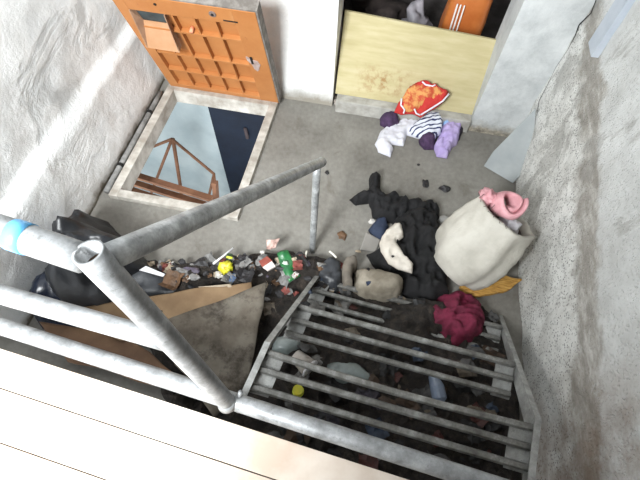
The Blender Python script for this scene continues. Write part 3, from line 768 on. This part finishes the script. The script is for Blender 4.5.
def sack():
    base = F(462, 262, 0.0); e = empty('white_sack', (base.x, base.y, 0)); tag(e, 'bulging off-white woven sack with its open mouth against the right wall', 'sack')
    a = F(468, 256, 0.14); b = F(508, 215, 0.40)
    ax = (b - a); L = ax.length; ax.normalize()
    s = ax.cross(Vector((0, 0, 1))).normalized(); u = s.cross(ax)
    prof = [(-0.15, 0.015), (-0.145, 0.09), (-0.11, 0.15), (-0.03, 0.178), (0.09, 0.19), (0.20, 0.178), (0.29, 0.16), (0.35, 0.152)]
    prof = [(t * L / 0.36, r * 0.98) for t, r in prof]
    N = 56; V = []; Fc = []
    fine = []
    for i in range(len(prof) - 1):
        for k in range(4): fine.append(tuple(prof[i][j] + (prof[i + 1][j] - prof[i][j]) * k / 4 for j in (0, 1)))
    fine.append(prof[-1])
    for t, r in fine:
        for k in range(N):
            an = 2 * math.pi * k / N
            d = s * math.cos(an) * 1.12 + u * math.sin(an)
            fo = 0.10 * noise.noise(Vector((math.cos(an) * 1.6, math.sin(an) * 1.6, t * 5))) + 0.05 * math.sin(7 * an + t * 9 + 3 * noise.noise(Vector((math.cos(an), math.sin(an), t * 4)))) + 0.06 * (0.5 - 1.6 * abs(noise.noise(Vector((math.cos(an) * 2.5 + t * 6, math.sin(an) * 2.5, t * 11)))))
            p = a + ax * t + d * r * (1 + fo)
            p.z = max(p.z, 0.004); p.x = min(p.x, XR - 0.03); V.append(p)
    n = len(fine)
    # mouth folds inward
    for (dt, rr) in ((0.004, 0.90), (-0.05, 0.86)):
        for k in range(N):
            p0 = V[(n - 1) * N + k]; c = a + ax * fine[-1][0]
            V.append(c + (p0 - c) * rr + ax * dt)
    for j in range(n + 1):
        for k in range(N): Fc.append((j * N + k, j * N + (k + 1) % N, (j + 1) * N + (k + 1) % N, (j + 1) * N + k))
    Fc.append(tuple(range(N))[::-1])
    t = NT('woven_sack'); c = t.ramp(t.noise(5, 7, 0.6), [(0.3, (160, 156, 145)), (0.55, (186, 182, 172)), (0.8, (200, 197, 188))])
    t.color(c); t.bump(t.math('ADD', t.noise(14, 6), t.math('MULTIPLY', t.noise(160, 2), 0.25)), 0.5, 0.012)
    mesh_obj('sack_body', V, Fc, t.set(0.8), e, smooth=True)
    c = a + ax * (fine[-1][0] - 0.045)
    V = [c + s * math.cos(k * math.pi / 12) * 0.155 + u * math.sin(k * math.pi / 12) * 0.14 + ax * 0.01 * noise.noise(Vector((k, 0, 0))) for k in range(24)]
    mesh_obj('sack_mouth', V + [p - ax * 0.03 for p in V], [tuple(range(24)), tuple(range(47, 23, -1))] + [(k, (k + 1) % 24, 24 + (k + 1) % 24, 24 + k) for k in range(24)], mk('dark_inside', (60, 48, 46), (92, 70, 66), 20), e)
    # frayed threads at the seam
    thr = [V_ for V_ in V]
    mc = a + ax * (fine[-1][0])
    for k in range(9):
        an = 1.2 + k * 0.23; d = s * math.cos(an) * 1.12 + u * math.sin(an); p = mc + d * 0.155
        q = p + ax * RND.uniform(.01, .03) + Vector((RND.uniform(-.02, .02), RND.uniform(-.02, .02), RND.uniform(0, .03)))
        mesh_obj('frayed_thread', *tube([p, q], 0.0015, 5), mk('dark_thread', (92, 74, 72), None, bump=0), e)
    return a, ax, s, u, mc
sa, sax, ss, su_, mc = sack()
# pink towel rolled in the mouth
tc_ = F(508, 201, 0.46)
def roll(c, r0, turns, a0, hgt, th):
    V, Fc = [], []; n = 34; m = 7
    for i in range(n + 1):
        t = i / n; an = a0 + turns * 2 * math.pi * t; r = r0 * (0.45 + 0.55 * t)
        for side in (-1, 1):
            for k in range(m):
                w = k / (m - 1) - 0.5; rr = r + side * th * math.cos(w * 2.6)
                V.append(c + Vector((math.cos(an) * rr * 0.95 + w * 0.03, math.sin(an) * rr * 1.2 - w * 0.03, w * hgt + 0.012 * math.sin(an * 2 + w * 3))))
    W2 = 2 * m
    for i in range(n):
        for k in range(W2):
            a, b = k, (k + 1) % W2 if k != m - 1 else W2 - 1
            ring = list(range(m)) + list(range(W2 - 1, m - 1, -1))
            a, b = ring[k], ring[(k + 1) % W2]
            Fc.append((i * W2 + a, i * W2 + b, (i + 1) * W2 + b, (i + 1) * W2 + a))
    ring = list(range(m)) + list(range(W2 - 1, m - 1, -1))
    Fc.append(tuple(ring[::-1])); Fc.append(tuple(n * W2 + k for k in ring)); return V, Fc
v, f = roll(tc_ + Vector((0, 0, -0.02)), 0.072, 1.35, -1.9, 0.09, 0.017)
v1 = crumple(tc_ + Vector((-0.085, 0.03, -0.07)), (.04, .045, .03), 2.7, sub=3)
o = mesh_obj('pink_towel', *join((v, f), v1), mk('pink_terry', (206, 148, 154), (224, 172, 178), 16, bump=0.6, bscale=120), smooth=True)
tag(o, 'pink towel rolled up in the mouth of the white sack', 'towel')
cc = F(513, 226, 0.36)
o = mesh_obj('white_rag', *crumple((cc.x - 0.02, cc.y, 0.31), (.05, .065, .045), 3.3, sub=3), mk('pale_rag', (196, 194, 200), (222, 220, 224), 12), smooth=True); tag(o, 'white rag with grey folds in the sack mouth below the pink towel', 'rag')

# splintered stick
w0, w1 = F(462, 292, 0.03), F(521, 280, 0.05); V = []; Fc = []
d = (w1 - w0).normalized(); sd = d.cross(Vector((0, 0, 1))).normalized(); N = 14
for i in range(N + 1):
    t_ = i / N; c = lerp(w0, w1, t_); wd = (0.034 + 0.012 * math.sin(t_ * 3)) * (1 if t_ < 0.75 else max(0.12, (1 - t_) / 0.25)); hh = 0.016
    wd *= 1 + 0.15 * noise.noise(Vector((i * 1.3, 0, 0)))
    for (x, z) in ((-1, -1), (1, -1), (1, 0.6), (0.2, 1), (-1, 0.7)): V.append(c + sd * x * wd + Vector((0, 0, z * hh * (1 if t_ < .8 else .6))))
for i in range(N):
    for k in range(5): Fc.append((i * 5 + k, i * 5 + (k + 1) % 5, i * 5 + 5 + (k + 1) % 5, i * 5 + 5 + k))
Fc += [(0, 1, 2, 3, 4), tuple(N * 5 + k for k in (4, 3, 2, 1, 0))]
tw = NT('splintered_yellow_wood'); tw.color(tw.ramp(tw.noise(7, 6, 0.6, tw.mapping((3, 22, 22), rot=(0, 0, 0.1))), [(0.3, (128, 86, 34)), (0.5, (186, 140, 66)), (0.7, (208, 168, 96))])); tw.bump(tw.noise(9, 5, 0.6, tw.mapping((3, 26, 26))), 0.6, 0.006)
o = mesh_obj('wood_stick', V, Fc, tw.set(0.75)); tag(o, 'splintered yellow wood piece lying in front of the white sack', 'wood')
cloth('magenta_cloth', [(424, 302), (440, 293), (462, 290), (480, 300), (487, 330), (470, 346), (447, 352), (430, 334), (420, 316)], mk('magenta_cloth', (84, 16, 40), (118, 28, 58), 14, bump=0.6, bscale=60), 'magenta knitted cloth at the foot of the stairs near the right wall', 'cloth', zmap=0.05, h=0.09, seed=31, step=0.013, folds=0.03, ffreq=40, lump=0.8, jit=0.015)

# ================================================================== BAGS AND SHEETS ON THE LEFT
M_BAGL = mk('dull_black_bag', (20, 21, 24), (36, 38, 42), 6, rough=0.42, bump=0.5, bscale=14)
cloth('rubbish_bag', [(37, 232), (44, 216), (62, 211), (78, 204), (94, 203), (104, 214), (122, 232), (138, 246), (146, 262), (130, 285), (100, 300), (60, 304), (40, 290), (36, 262)], M_BAGL, 'black rubbish bag slumped against the left wall behind the railing', 'bag', 'dark rubbish bags', zmap=0.22, h=0.26, seed=41, step=0.018, folds=0.045, ffreq=20, fdir=0.9, edge=0.9, lump=0.6)
cloth('rubbish_bag', [(20, 300), (30, 284), (48, 268), (66, 264), (76, 274), (80, 292), (70, 310), (40, 318), (22, 316)], mk('glossy_navy_bag', (22, 30, 46), (34, 44, 62), 6, rough=0.22, bump=0.4, bscale=10), 'glossy navy rubbish bag below the black bag by the left wall', 'bag', 'dark rubbish bags', zmap=0.2, h=0.24, seed=42, step=0.026, folds=0.014, ffreq=24, edge=0.8)
cloth('rubbish_bag', [(112, 262), (128, 252), (142, 262), (166, 272), (192, 282), (204, 288), (192, 296), (150, 303), (112, 305), (100, 290)], mk('charcoal_bag', (40, 42, 46), (64, 66, 70), 6, rough=0.45, bump=0.5, bscale=18), 'charcoal plastic bag beside the cardboard in the litter', 'bag', 'dark rubbish bags', zmap=0.08, h=0.12, seed=43, step=0.022, folds=0.012, ffreq=30, fdir=0.4)
def sheet(name, pix, zs, mat, label, cat, **k):
    o = mesh_obj(name, *sheet_mesh(pix, zs, **k), mat, smooth=True); return tag(o, label, cat)
M_CARD = mk('brown_cardboard', (122, 98, 72), (150, 125, 95), 4, bump=0.2)
sheet('cardboard_sheet', [(66, 310), (252, 281), (252, 300), (120, 342)], [0.12, 0.17, 0.15, 0.12], M_CARD, 'long brown cardboard sheet lying along the litter behind the post', 'cardboard', bend=0.03, seed=4)
sheet('cardboard_flap', [(40, 322), (125, 335), (215, 402), (70, 362)], [0.11, 0.11, 0.11, 0.10], mk('dark_cardboard', (96, 72, 54), (122, 94, 70), 4, bump=0.2), 'darker brown cardboard under the lower rails left of the post', 'cardboard', bend=0.02, seed=7)
tm = NT('mottled_hardboard')
c_ = tm.ramp(tm.noise(4.5, 8, 0.62), [(0.33, (70, 62, 53)), (0.5, (98, 90, 79)), (0.7, (120, 114, 104))])
st = tm.step(tm.noise(11, 7, 0.7, tm.mapping(loc=(2.2, 3.1, 0))), 0.50, 0.64); c_ = tm.mix(tm.math('MULTIPLY', st, 0.85), c_, (58, 50, 42)); tm.color(c_); tm.bump(tm.noise(40, 5), 0.25, 0.004)
sheet('hardboard_sheet', [(150, 326), (268, 283), (250, 378), (215, 418)], [0.16, 0.20, 0.13, 0.12], tm.set(0.85), 'mottled grey-brown hardboard sheet left of the stairs', 'board', bend=0.03, seed=9, th=0.008)

# ================================================================== LITTER
M_LIT = NT('dark_dirty_litter')
c_ = M_LIT.ramp(M_LIT.noise(22, 8, 0.75), [(0.3, (22, 19, 17)), (0.5, (44, 38, 33)), (0.68, (76, 66, 57)), (0.8, (96, 84, 74))]); M_LIT.color(c_); M_LIT.bump(M_LIT.noise(40, 8, 0.8), 0.9, 0.03); M_LIT = M_LIT.set(0.8)
lit_out = [(118, 258), (160, 260), (200, 264), (232, 256), (262, 252), (288, 250), (312, 256), (338, 262), (352, 274), (400, 300), (440, 300), (484, 304), (506, 340), (524, 378), (545, 430), (540, 520), (400, 520), (220, 470), (170, 420), (150, 350), (110, 300)]
v, f = heap_mesh(lit_out, zmap=0.02, h=0.075, seed=51, step=0.026, jit=0.02, folds=0.02, ffreq=40, lump=0.8, edge=0.25, sharp=True)
LV = np.array([tuple(q) for q in v[:len(v) // 2]])
def heap_z(x, y):
    d = (LV[:, 0] - x) ** 2 + (LV[:, 1] - y) ** 2; return float(LV[np.argsort(d)[:4], 2].mean())
o = mesh_obj('litter_heap', v, f, M_LIT); tag(o, 'dark trodden mass of dirt and litter around and under the stairs', 'litter', kind='stuff')
def in_poly(q, P):
    c = False
    for i in range(len(P)):
        a, b = P[i], P[i - 1]
        if (a[1] > q[1]) != (b[1] > q[1]) and q[0] < (b[0] - a[0]) * (q[1] - a[1]) / (b[1] - a[1]) + a[0]: c = not c
    return c
kinds = [('white', (206, 202, 196), 'white paper'), ('grey', (126, 124, 122), 'grey plastic'), ('brown', (104, 76, 52), 'brown card'), ('dark', (42, 40, 42), 'black plastic'), ('blue', (78, 98, 128), 'blue plastic'), ('red', (126, 62, 54), 'red wrapper'), ('beige', (172, 156, 134), 'beige card'), ('violet', (84, 76, 90), 'violet wrapper')]
wts = [3, 5, 5, 8, 2, 2, 3, 2]
def flake(c, s_, sd):
    r_ = random.Random(sd); V, Fc = [], []; n = 4; an = r_.uniform(0, 6.28); asp = r_.uniform(.45, 1.0); cu = r_.uniform(-.7, .9)
    ca, sa_ = math.cos(an), math.sin(an)
    for side in (0, 1):
        for j in range(n + 1):
            for i in range(n + 1):
                u, w = i / n * 2 - 1, (j / n * 2 - 1) * asp
                u2, w2 = u + .35 * noise.noise(Vector((u * 2, w * 2, sd))), w + .35 * noise.noise(Vector((u * 2, w * 2, sd + 4)))
                z = s_ * (0.30 + cu * u * u * 0.5 + 0.55 * noise.noise(Vector((u * 1.3, w * 1.3, sd + 8))))
                V.append((c[0] + (u2 * ca - w2 * sa_) * s_, c[1] + (u2 * sa_ + w2 * ca) * s_, c[2] + max(0.001, z) + (0.0015 if side == 0 else 0)))
    N = n + 1; q = N * N
    for j in range(n):
        for i in range(n):
            a = j * N + i; Fc += [(a, a + 1, a + N + 1, a + N), (q + a + N, q + a + N + 1, q + a + 1, q + a)]
    rim = list(range(N)) + [j * N + n for j in range(1, N)] + [n * N + i for i in range(n - 1, -1, -1)] + [j * N for j in range(n - 1, 0, -1)]
    for a, b in zip(rim, rim[1:] + rim[:1]): Fc.append((a, q + a, q + b, b))
    return V, Fc
def scraps(n, box, smin, smax, zz, where, avoid=None, shade=1.0):  # last factor darkens scrap colours, painting in shade under and beside the stairs
    k = 0
    while k < n:
        px, py = RND.uniform(box[0], box[2]), RND.uniform(box[1], box[3])
        if not in_poly((px, py), lit_out) or (avoid and avoid(px, py)): continue
        kd = RND.choices(kinds, wts)[0]; s_ = RND.uniform(smin, smax); p = F(px, py, zz); zz2 = heap_z(p.x, p.y); p = F(px, py, zz2); k += 1
        o = mesh_obj('litter_scrap', *(flake((p.x, p.y, zz2), s_ * 1.15, RND.uniform(0, 99)) if RND.random() < 0.65 else crumple((p.x, p.y, zz2 - 0.004), (s_, s_ * RND.uniform(.4, .9), s_ * RND.uniform(.18, .45)), RND.uniform(0, 90), sub=1 if s_ < 0.025 else 2)), mk(kd[0] + '_scrap' + ('_shaded' if shade < 1 else ''), tuple(int(x * shade) for x in kd[1]), tuple(int(x * .75 * shade) for x in kd[1]), 30, rough=0.6))
        tag(o, 'small scrap of ' + kd[2] + ' in the litter ' + where, 'litter', kd[0] + ' scraps in the litter ' + where)
card_zone = lambda x, y: y > 276 + max(0, (262 - x)) * 0.10 and x < 262
scraps(120, (120, 250, 345, 300), 0.008, 0.026, 0.078, 'along the edge of the stairs', card_zone)
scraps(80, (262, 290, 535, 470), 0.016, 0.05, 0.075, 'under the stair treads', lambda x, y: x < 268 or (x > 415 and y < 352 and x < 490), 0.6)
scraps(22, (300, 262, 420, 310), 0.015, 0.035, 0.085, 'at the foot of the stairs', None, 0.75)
wts = [0, 4, 2, 9, 0, 0, 0, 1]
scraps(22, (165, 260, 300, 290), 0.022, 0.045, 0.08, 'between the toy and the green packet', card_zone)
wts = [6, 3, 4, 2, 1, 1, 5, 1]
scraps(26, (135, 252, 240, 266), 0.008, 0.017, 0.06, 'along the concrete above the cardboard')

def thing(name, loc, label, cat): return tag(empty(name, loc), label, cat)
# white plastic knife-like offcut
pa, pb3, pc, pd = F(139, 270, 0.17), F(146, 266, 0.17), F(165, 274, 0.16), F(163, 276.5, 0.16)
V = [pa, pb3, pc, pd]; V = V + [p - Vector((0, 0, 0.006)) for p in V]
o = mesh_obj('white_offcut', V, bxf, M_WHITEBAG); tag(o, 'pointed white plastic offcut on the charcoal bag', 'offcut')
o = mesh_obj('white_stick', *tube([F(213, 264, 0.10), F(222, 257, 0.11), F(233, 248, 0.12)], [0.007, 0.006, 0.004], 8), M_WHITEBAG, smooth=True); tag(o, 'thin white plastic stick poking up beside the yellow toy', 'stick')
o = mesh_obj('torn_strip', *sheet_mesh([(198, 287), (230, 284), (232, 287), (204, 291)], [0.16, 0.16, 0.16, 0.15], th=0.004, bend=0.01), mk('beige_scrap', (172, 156, 134)), smooth=True); tag(o, 'torn pale strip along the upper edge of the cardboard', 'strip')
# yellow toy: body, striped neck
q = F(227, 270, 0.09); t_ = thing('plastic_toy', (q.x, q.y, 0.09), 'yellow-green plastic toy with striped neck in the litter', 'toy')
M_YEL = mk('yellow_plastic', (198, 186, 40), (170, 176, 44), 20, rough=0.4)
mesh_obj('toy_body', *crumple((q.x, q.y, 0.085), (.036, .034, .026), 4.4, sub=3), M_YEL, t_, smooth=True)
mesh_obj('toy_face', *crumple((q.x + .004, q.y - .004, 0.125), (.016, .014, .008), 1.4, sub=2), mk('orange_paint', (206, 130, 40), None), t_, smooth=True)
for k in range(4):
    p = F(229.5 + (k % 2) * 0, 263.5 - k * 3.0, 0.11)
    mesh_obj('toy_stripe', *tube([p + Vector((-.016, 0, 0)), p + Vector((.016, 0, 0))], 0.0065, 8), mk('lime_plastic', (214, 224, 70), None, rough=0.35) if k % 2 == 0 else mk('dark_green', (40, 60, 36), None), t_, smooth=True)
# green crisp packet with a white emblem
gp = [(277, 254), (288, 250), (300, 276), (288, 284)]
q = F(287, 266, 0.1); t_ = thing('green_packet', (q.x, q.y, 0.08), 'green crisp packet with pale round emblem in the litter', 'packet')
M_GRN = mk('green_foil', (28, 92, 50), (44, 118, 64), 16, rough=0.35, bump=0.6, bscale=24)
mesh_obj('packet_body', *sheet_mesh(gp, [0.12, 0.12, 0.10, 0.10], th=0.012, bend=0.02, seed=3, freq=18), M_GRN, t_, smooth=True)
q = F(285, 262, 0.14); mesh_obj('emblem', *crumple((q.x, q.y, 0.125), (.016, .012, .004), 2.4, sub=2), mk('pale_emblem', (190, 206, 190), None), t_, smooth=True)
q = F(267, 266, 0.1); t_ = thing('red_packet', (q.x, q.y, 0.08), 'small packet with red top and white label beside the green packet', 'packet')
mesh_obj('packet_body', *sheet_mesh([(259, 262), (267, 257), (273, 262), (263, 268)], [0.12, 0.12, 0.12, 0.12], th=0.01, bend=0.006, seed=3), mk('red_foil', (128, 56, 44), (150, 78, 62), 16, rough=0.4), t_)
mesh_obj('packet_label', *sheet_mesh([(263, 268), (272, 262), (276, 267), (268, 271.5)], [0.12, 0.12, 0.12, 0.12], th=0.012, bend=0.004, seed=3), mk('label_white', (206, 196, 190), None), t_)
o = mesh_obj('foil_wrapper', *sheet_mesh([(266, 241), (279, 240), (277, 248), (268, 249)], [0.10, 0.11, 0.11, 0.09], th=0.006, bend=0.03, freq=25, seed=8), mk('pink_foil', (200, 170, 160), (120, 92, 84), 30, rough=0.3, bump=0.5)); tag(o, 'crumpled pinkish foil wrapper above the green packet', 'wrapper')
# beige bag with a dark strap at the foot of the stairs
ZB4 = lambda pts: Z((330, 240), 6.86, pts)
v, f = heap_mesh(ZB4([(170, 195), (250, 190), (360, 208), (480, 250), (518, 300), (492, 362), (460, 402), (330, 412), (200, 372), (162, 330)]), zmap=0.08, h=0.14, seed=61, step=0.018, folds=0.010, ffreq=26, edge=0.6)
bb = mesh_obj('canvas_bag', v, f, mk('dirty_beige_canvas', (118, 110, 96), (158, 150, 136), 9, bump=0.4), smooth=True); tag(bb, 'dirty beige canvas bag with dark strap at the foot of the stairs', 'bag')
mesh_obj('strap', *tube([F(*p, 0.15) for p in ZB4([(262, 195), (265, 230), (290, 255), (330, 262), (380, 245)])], 0.009, 8), M_BCL, bb, smooth=True)
mesh_obj('strap', *tube([F(*p, 0.155) for p in ZB4([(250, 300), (330, 285), (410, 255)])], 0.012, 8), mk('navy_cloth', (36, 46, 66)), bb, smooth=True)
cloth('grey_bag', ZB4([(82, 150), (140, 112), (196, 140), (192, 195), (166, 205), (160, 315), (92, 335), (64, 250)]), mk('grey_beige_bag', (104, 97, 88), (138, 130, 118), 9, bump=0.5), 'grey-beige crumpled bag between the lower post and the canvas bag', 'bag', zmap=0.07, h=0.11, seed=62, step=0.018, folds=0.014, ffreq=40)
cloth('dark_bag', [(318, 262), (330, 255), (342, 262), (344, 280), (336, 290), (322, 284), (314, 274)], mk('charcoal_bag', (40, 42, 46)), 'charcoal plastic bag crumpled at the foot of the lower post', 'bag', zmap=0.07, h=0.10, seed=63, step=0.018, folds=0.014, ffreq=40)
for i, (px, py, lb_) in enumerate(((333, 254, 'shiny silver foil curl on the charcoal bag by the lower post'), (306, 254, 'shiny silver foil curl left of the lower post'))):
    p = F(px, py, 0.17 if i == 0 else 0.09); o = mesh_obj('foil_curl', *tube([p + Vector((-.022, .012, 0)), p, p + Vector((.022, -.018, 0))] if i == 0 else [p + Vector((0, .02, 0)), p, p + Vector((.004, -.02, 0))], 0.0055, 8), mk('silver_foil', (226, 222, 210), None, rough=0.3), smooth=True); tag(o, lb_, 'foil')
p = F(366, 240, 0.0)
o = mesh_obj('plastic_shard', *sheet_mesh([(360, 250), (366, 232), (380, 240), (376, 252)], [0.004, 0.03, 0.02, 0.004], th=0.003, bend=0.01, seed=12), m_clear('cloudy_shard', (150, 146, 140), 0.8), smooth=True); tag(o, 'cloudy plastic shard left of the white cloth on the floor', 'plastic')
# under the treads
o = mesh_obj('clear_tray', *heap_mesh([(324, 362), (338, 357), (358, 360), (374, 374), (372, 384), (345, 382), (326, 374)], zmap=0.15, zb=0.08, h=0.07, seed=71, step=0.016, folds=0.004, edge=0.7), mk('greenish_clear_plastic', (108, 116, 114), (134, 142, 140), 10, rough=0.2, bump=0.3), smooth=True); tag(o, 'greenish clear plastic tray showing between the stair treads', 'tray')
o = mesh_obj('clear_pouch', *heap_mesh([(276, 332), (300, 335), (306, 346), (288, 356), (268, 352)], zmap=0.14, zb=0.06, h=0.09, seed=72, step=0.016, folds=0.006, edge=0.7), mk('greenish_clear_plastic', (108, 116, 114)), smooth=True); tag(o, 'grey clear plastic pouch behind the left ends of the treads', 'pouch')
q = F(302, 362, 0.1); t_ = thing('paper_cup', (q.x, q.y, 0.08), 'crushed white paper cup under the upper tread at left', 'cup')
mesh_obj('cup_body', *tube([Vector((q.x - .035, q.y + .02, .12)), Vector((q.x + .045, q.y - .03, .135))], [0.032, 0.045], 18, wob=0.25), mk('cup_white', (196, 190, 182), (164, 150, 140), 20), t_, smooth=True)
mesh_obj('cup_rim', *tube([Vector((q.x + .043, q.y - .028, .135)), Vector((q.x + .052, q.y - .034, .136))], 0.048, 18, wob=0.2), M_WHITEBAG, t_, smooth=True)
q = F(298, 390, 0.16); t_ = thing('bottle_cap', (q.x, q.y, 0.12), 'yellow plastic bottle cap under the upper tread', 'cap')
mesh_obj('cap_body', *tube([Vector((q.x, q.y, .13)), Vector((q.x, q.y, .165))], 0.024, 20), M_YEL, t_, smooth=False)
mesh_obj('cap_ring', *tube([Vector((q.x, q.y, .125)), Vector((q.x, q.y, .135))], 0.027, 20), mk('lime_plastic', (214, 224, 70)), t_)
q = F(436, 388, 0.1); o = mesh_obj('clear_bottle', *tube([Vector((q.x - .02, q.y + .05, .11)), Vector((q.x, q.y, .12)), Vector((q.x + .015, q.y - .05, .12)), Vector((q.x + .02, q.y - .07, .12))], [0.022, 0.034, 0.034, 0.014], 16), mk('bluish_bottle', (108, 120, 138), (130, 140, 158), 10, rough=0.2)); tag(o, 'bluish clear bottle lying under the right half of the treads', 'bottle')

# loose bits on the clean concrete
bits = [((425, 184), (.022, .03, .006), 'dark', 'dark scrap lying right of the black jacket'), ((444, 190), (.034, .022, .014), 'dark', 'black plastic bit near the sack top'), ((342, 236), (.026, .03, .007), 'brown', 'brown leaf-like scrap right of the lower post'), ((327, 173), (.013, .016, .006), 'dark', 'small dark chip beside the end of the handrail'),
        ((372, 222), (.02, .02, .006), 'white', 'white paper bit left of the navy cloth'), ((358, 252), (.016, .008, .006), 'beige', 'pale scrap above the grey-beige bag'), ((418, 165), (.010, .008, .004), 'dark', 'tiny dark speck in front of the clothes heap')]
for i, (pp, sz, kd, lb_) in enumerate(bits):
    p = F(*pp); o = mesh_obj('floor_scrap', *crumple((p.x, p.y, 0.0), sz, 5 + i * 1.7, sub=2), mk(kd + '_scrap', (42, 40, 42)), smooth=False); tag(o, lb_, 'scrap')
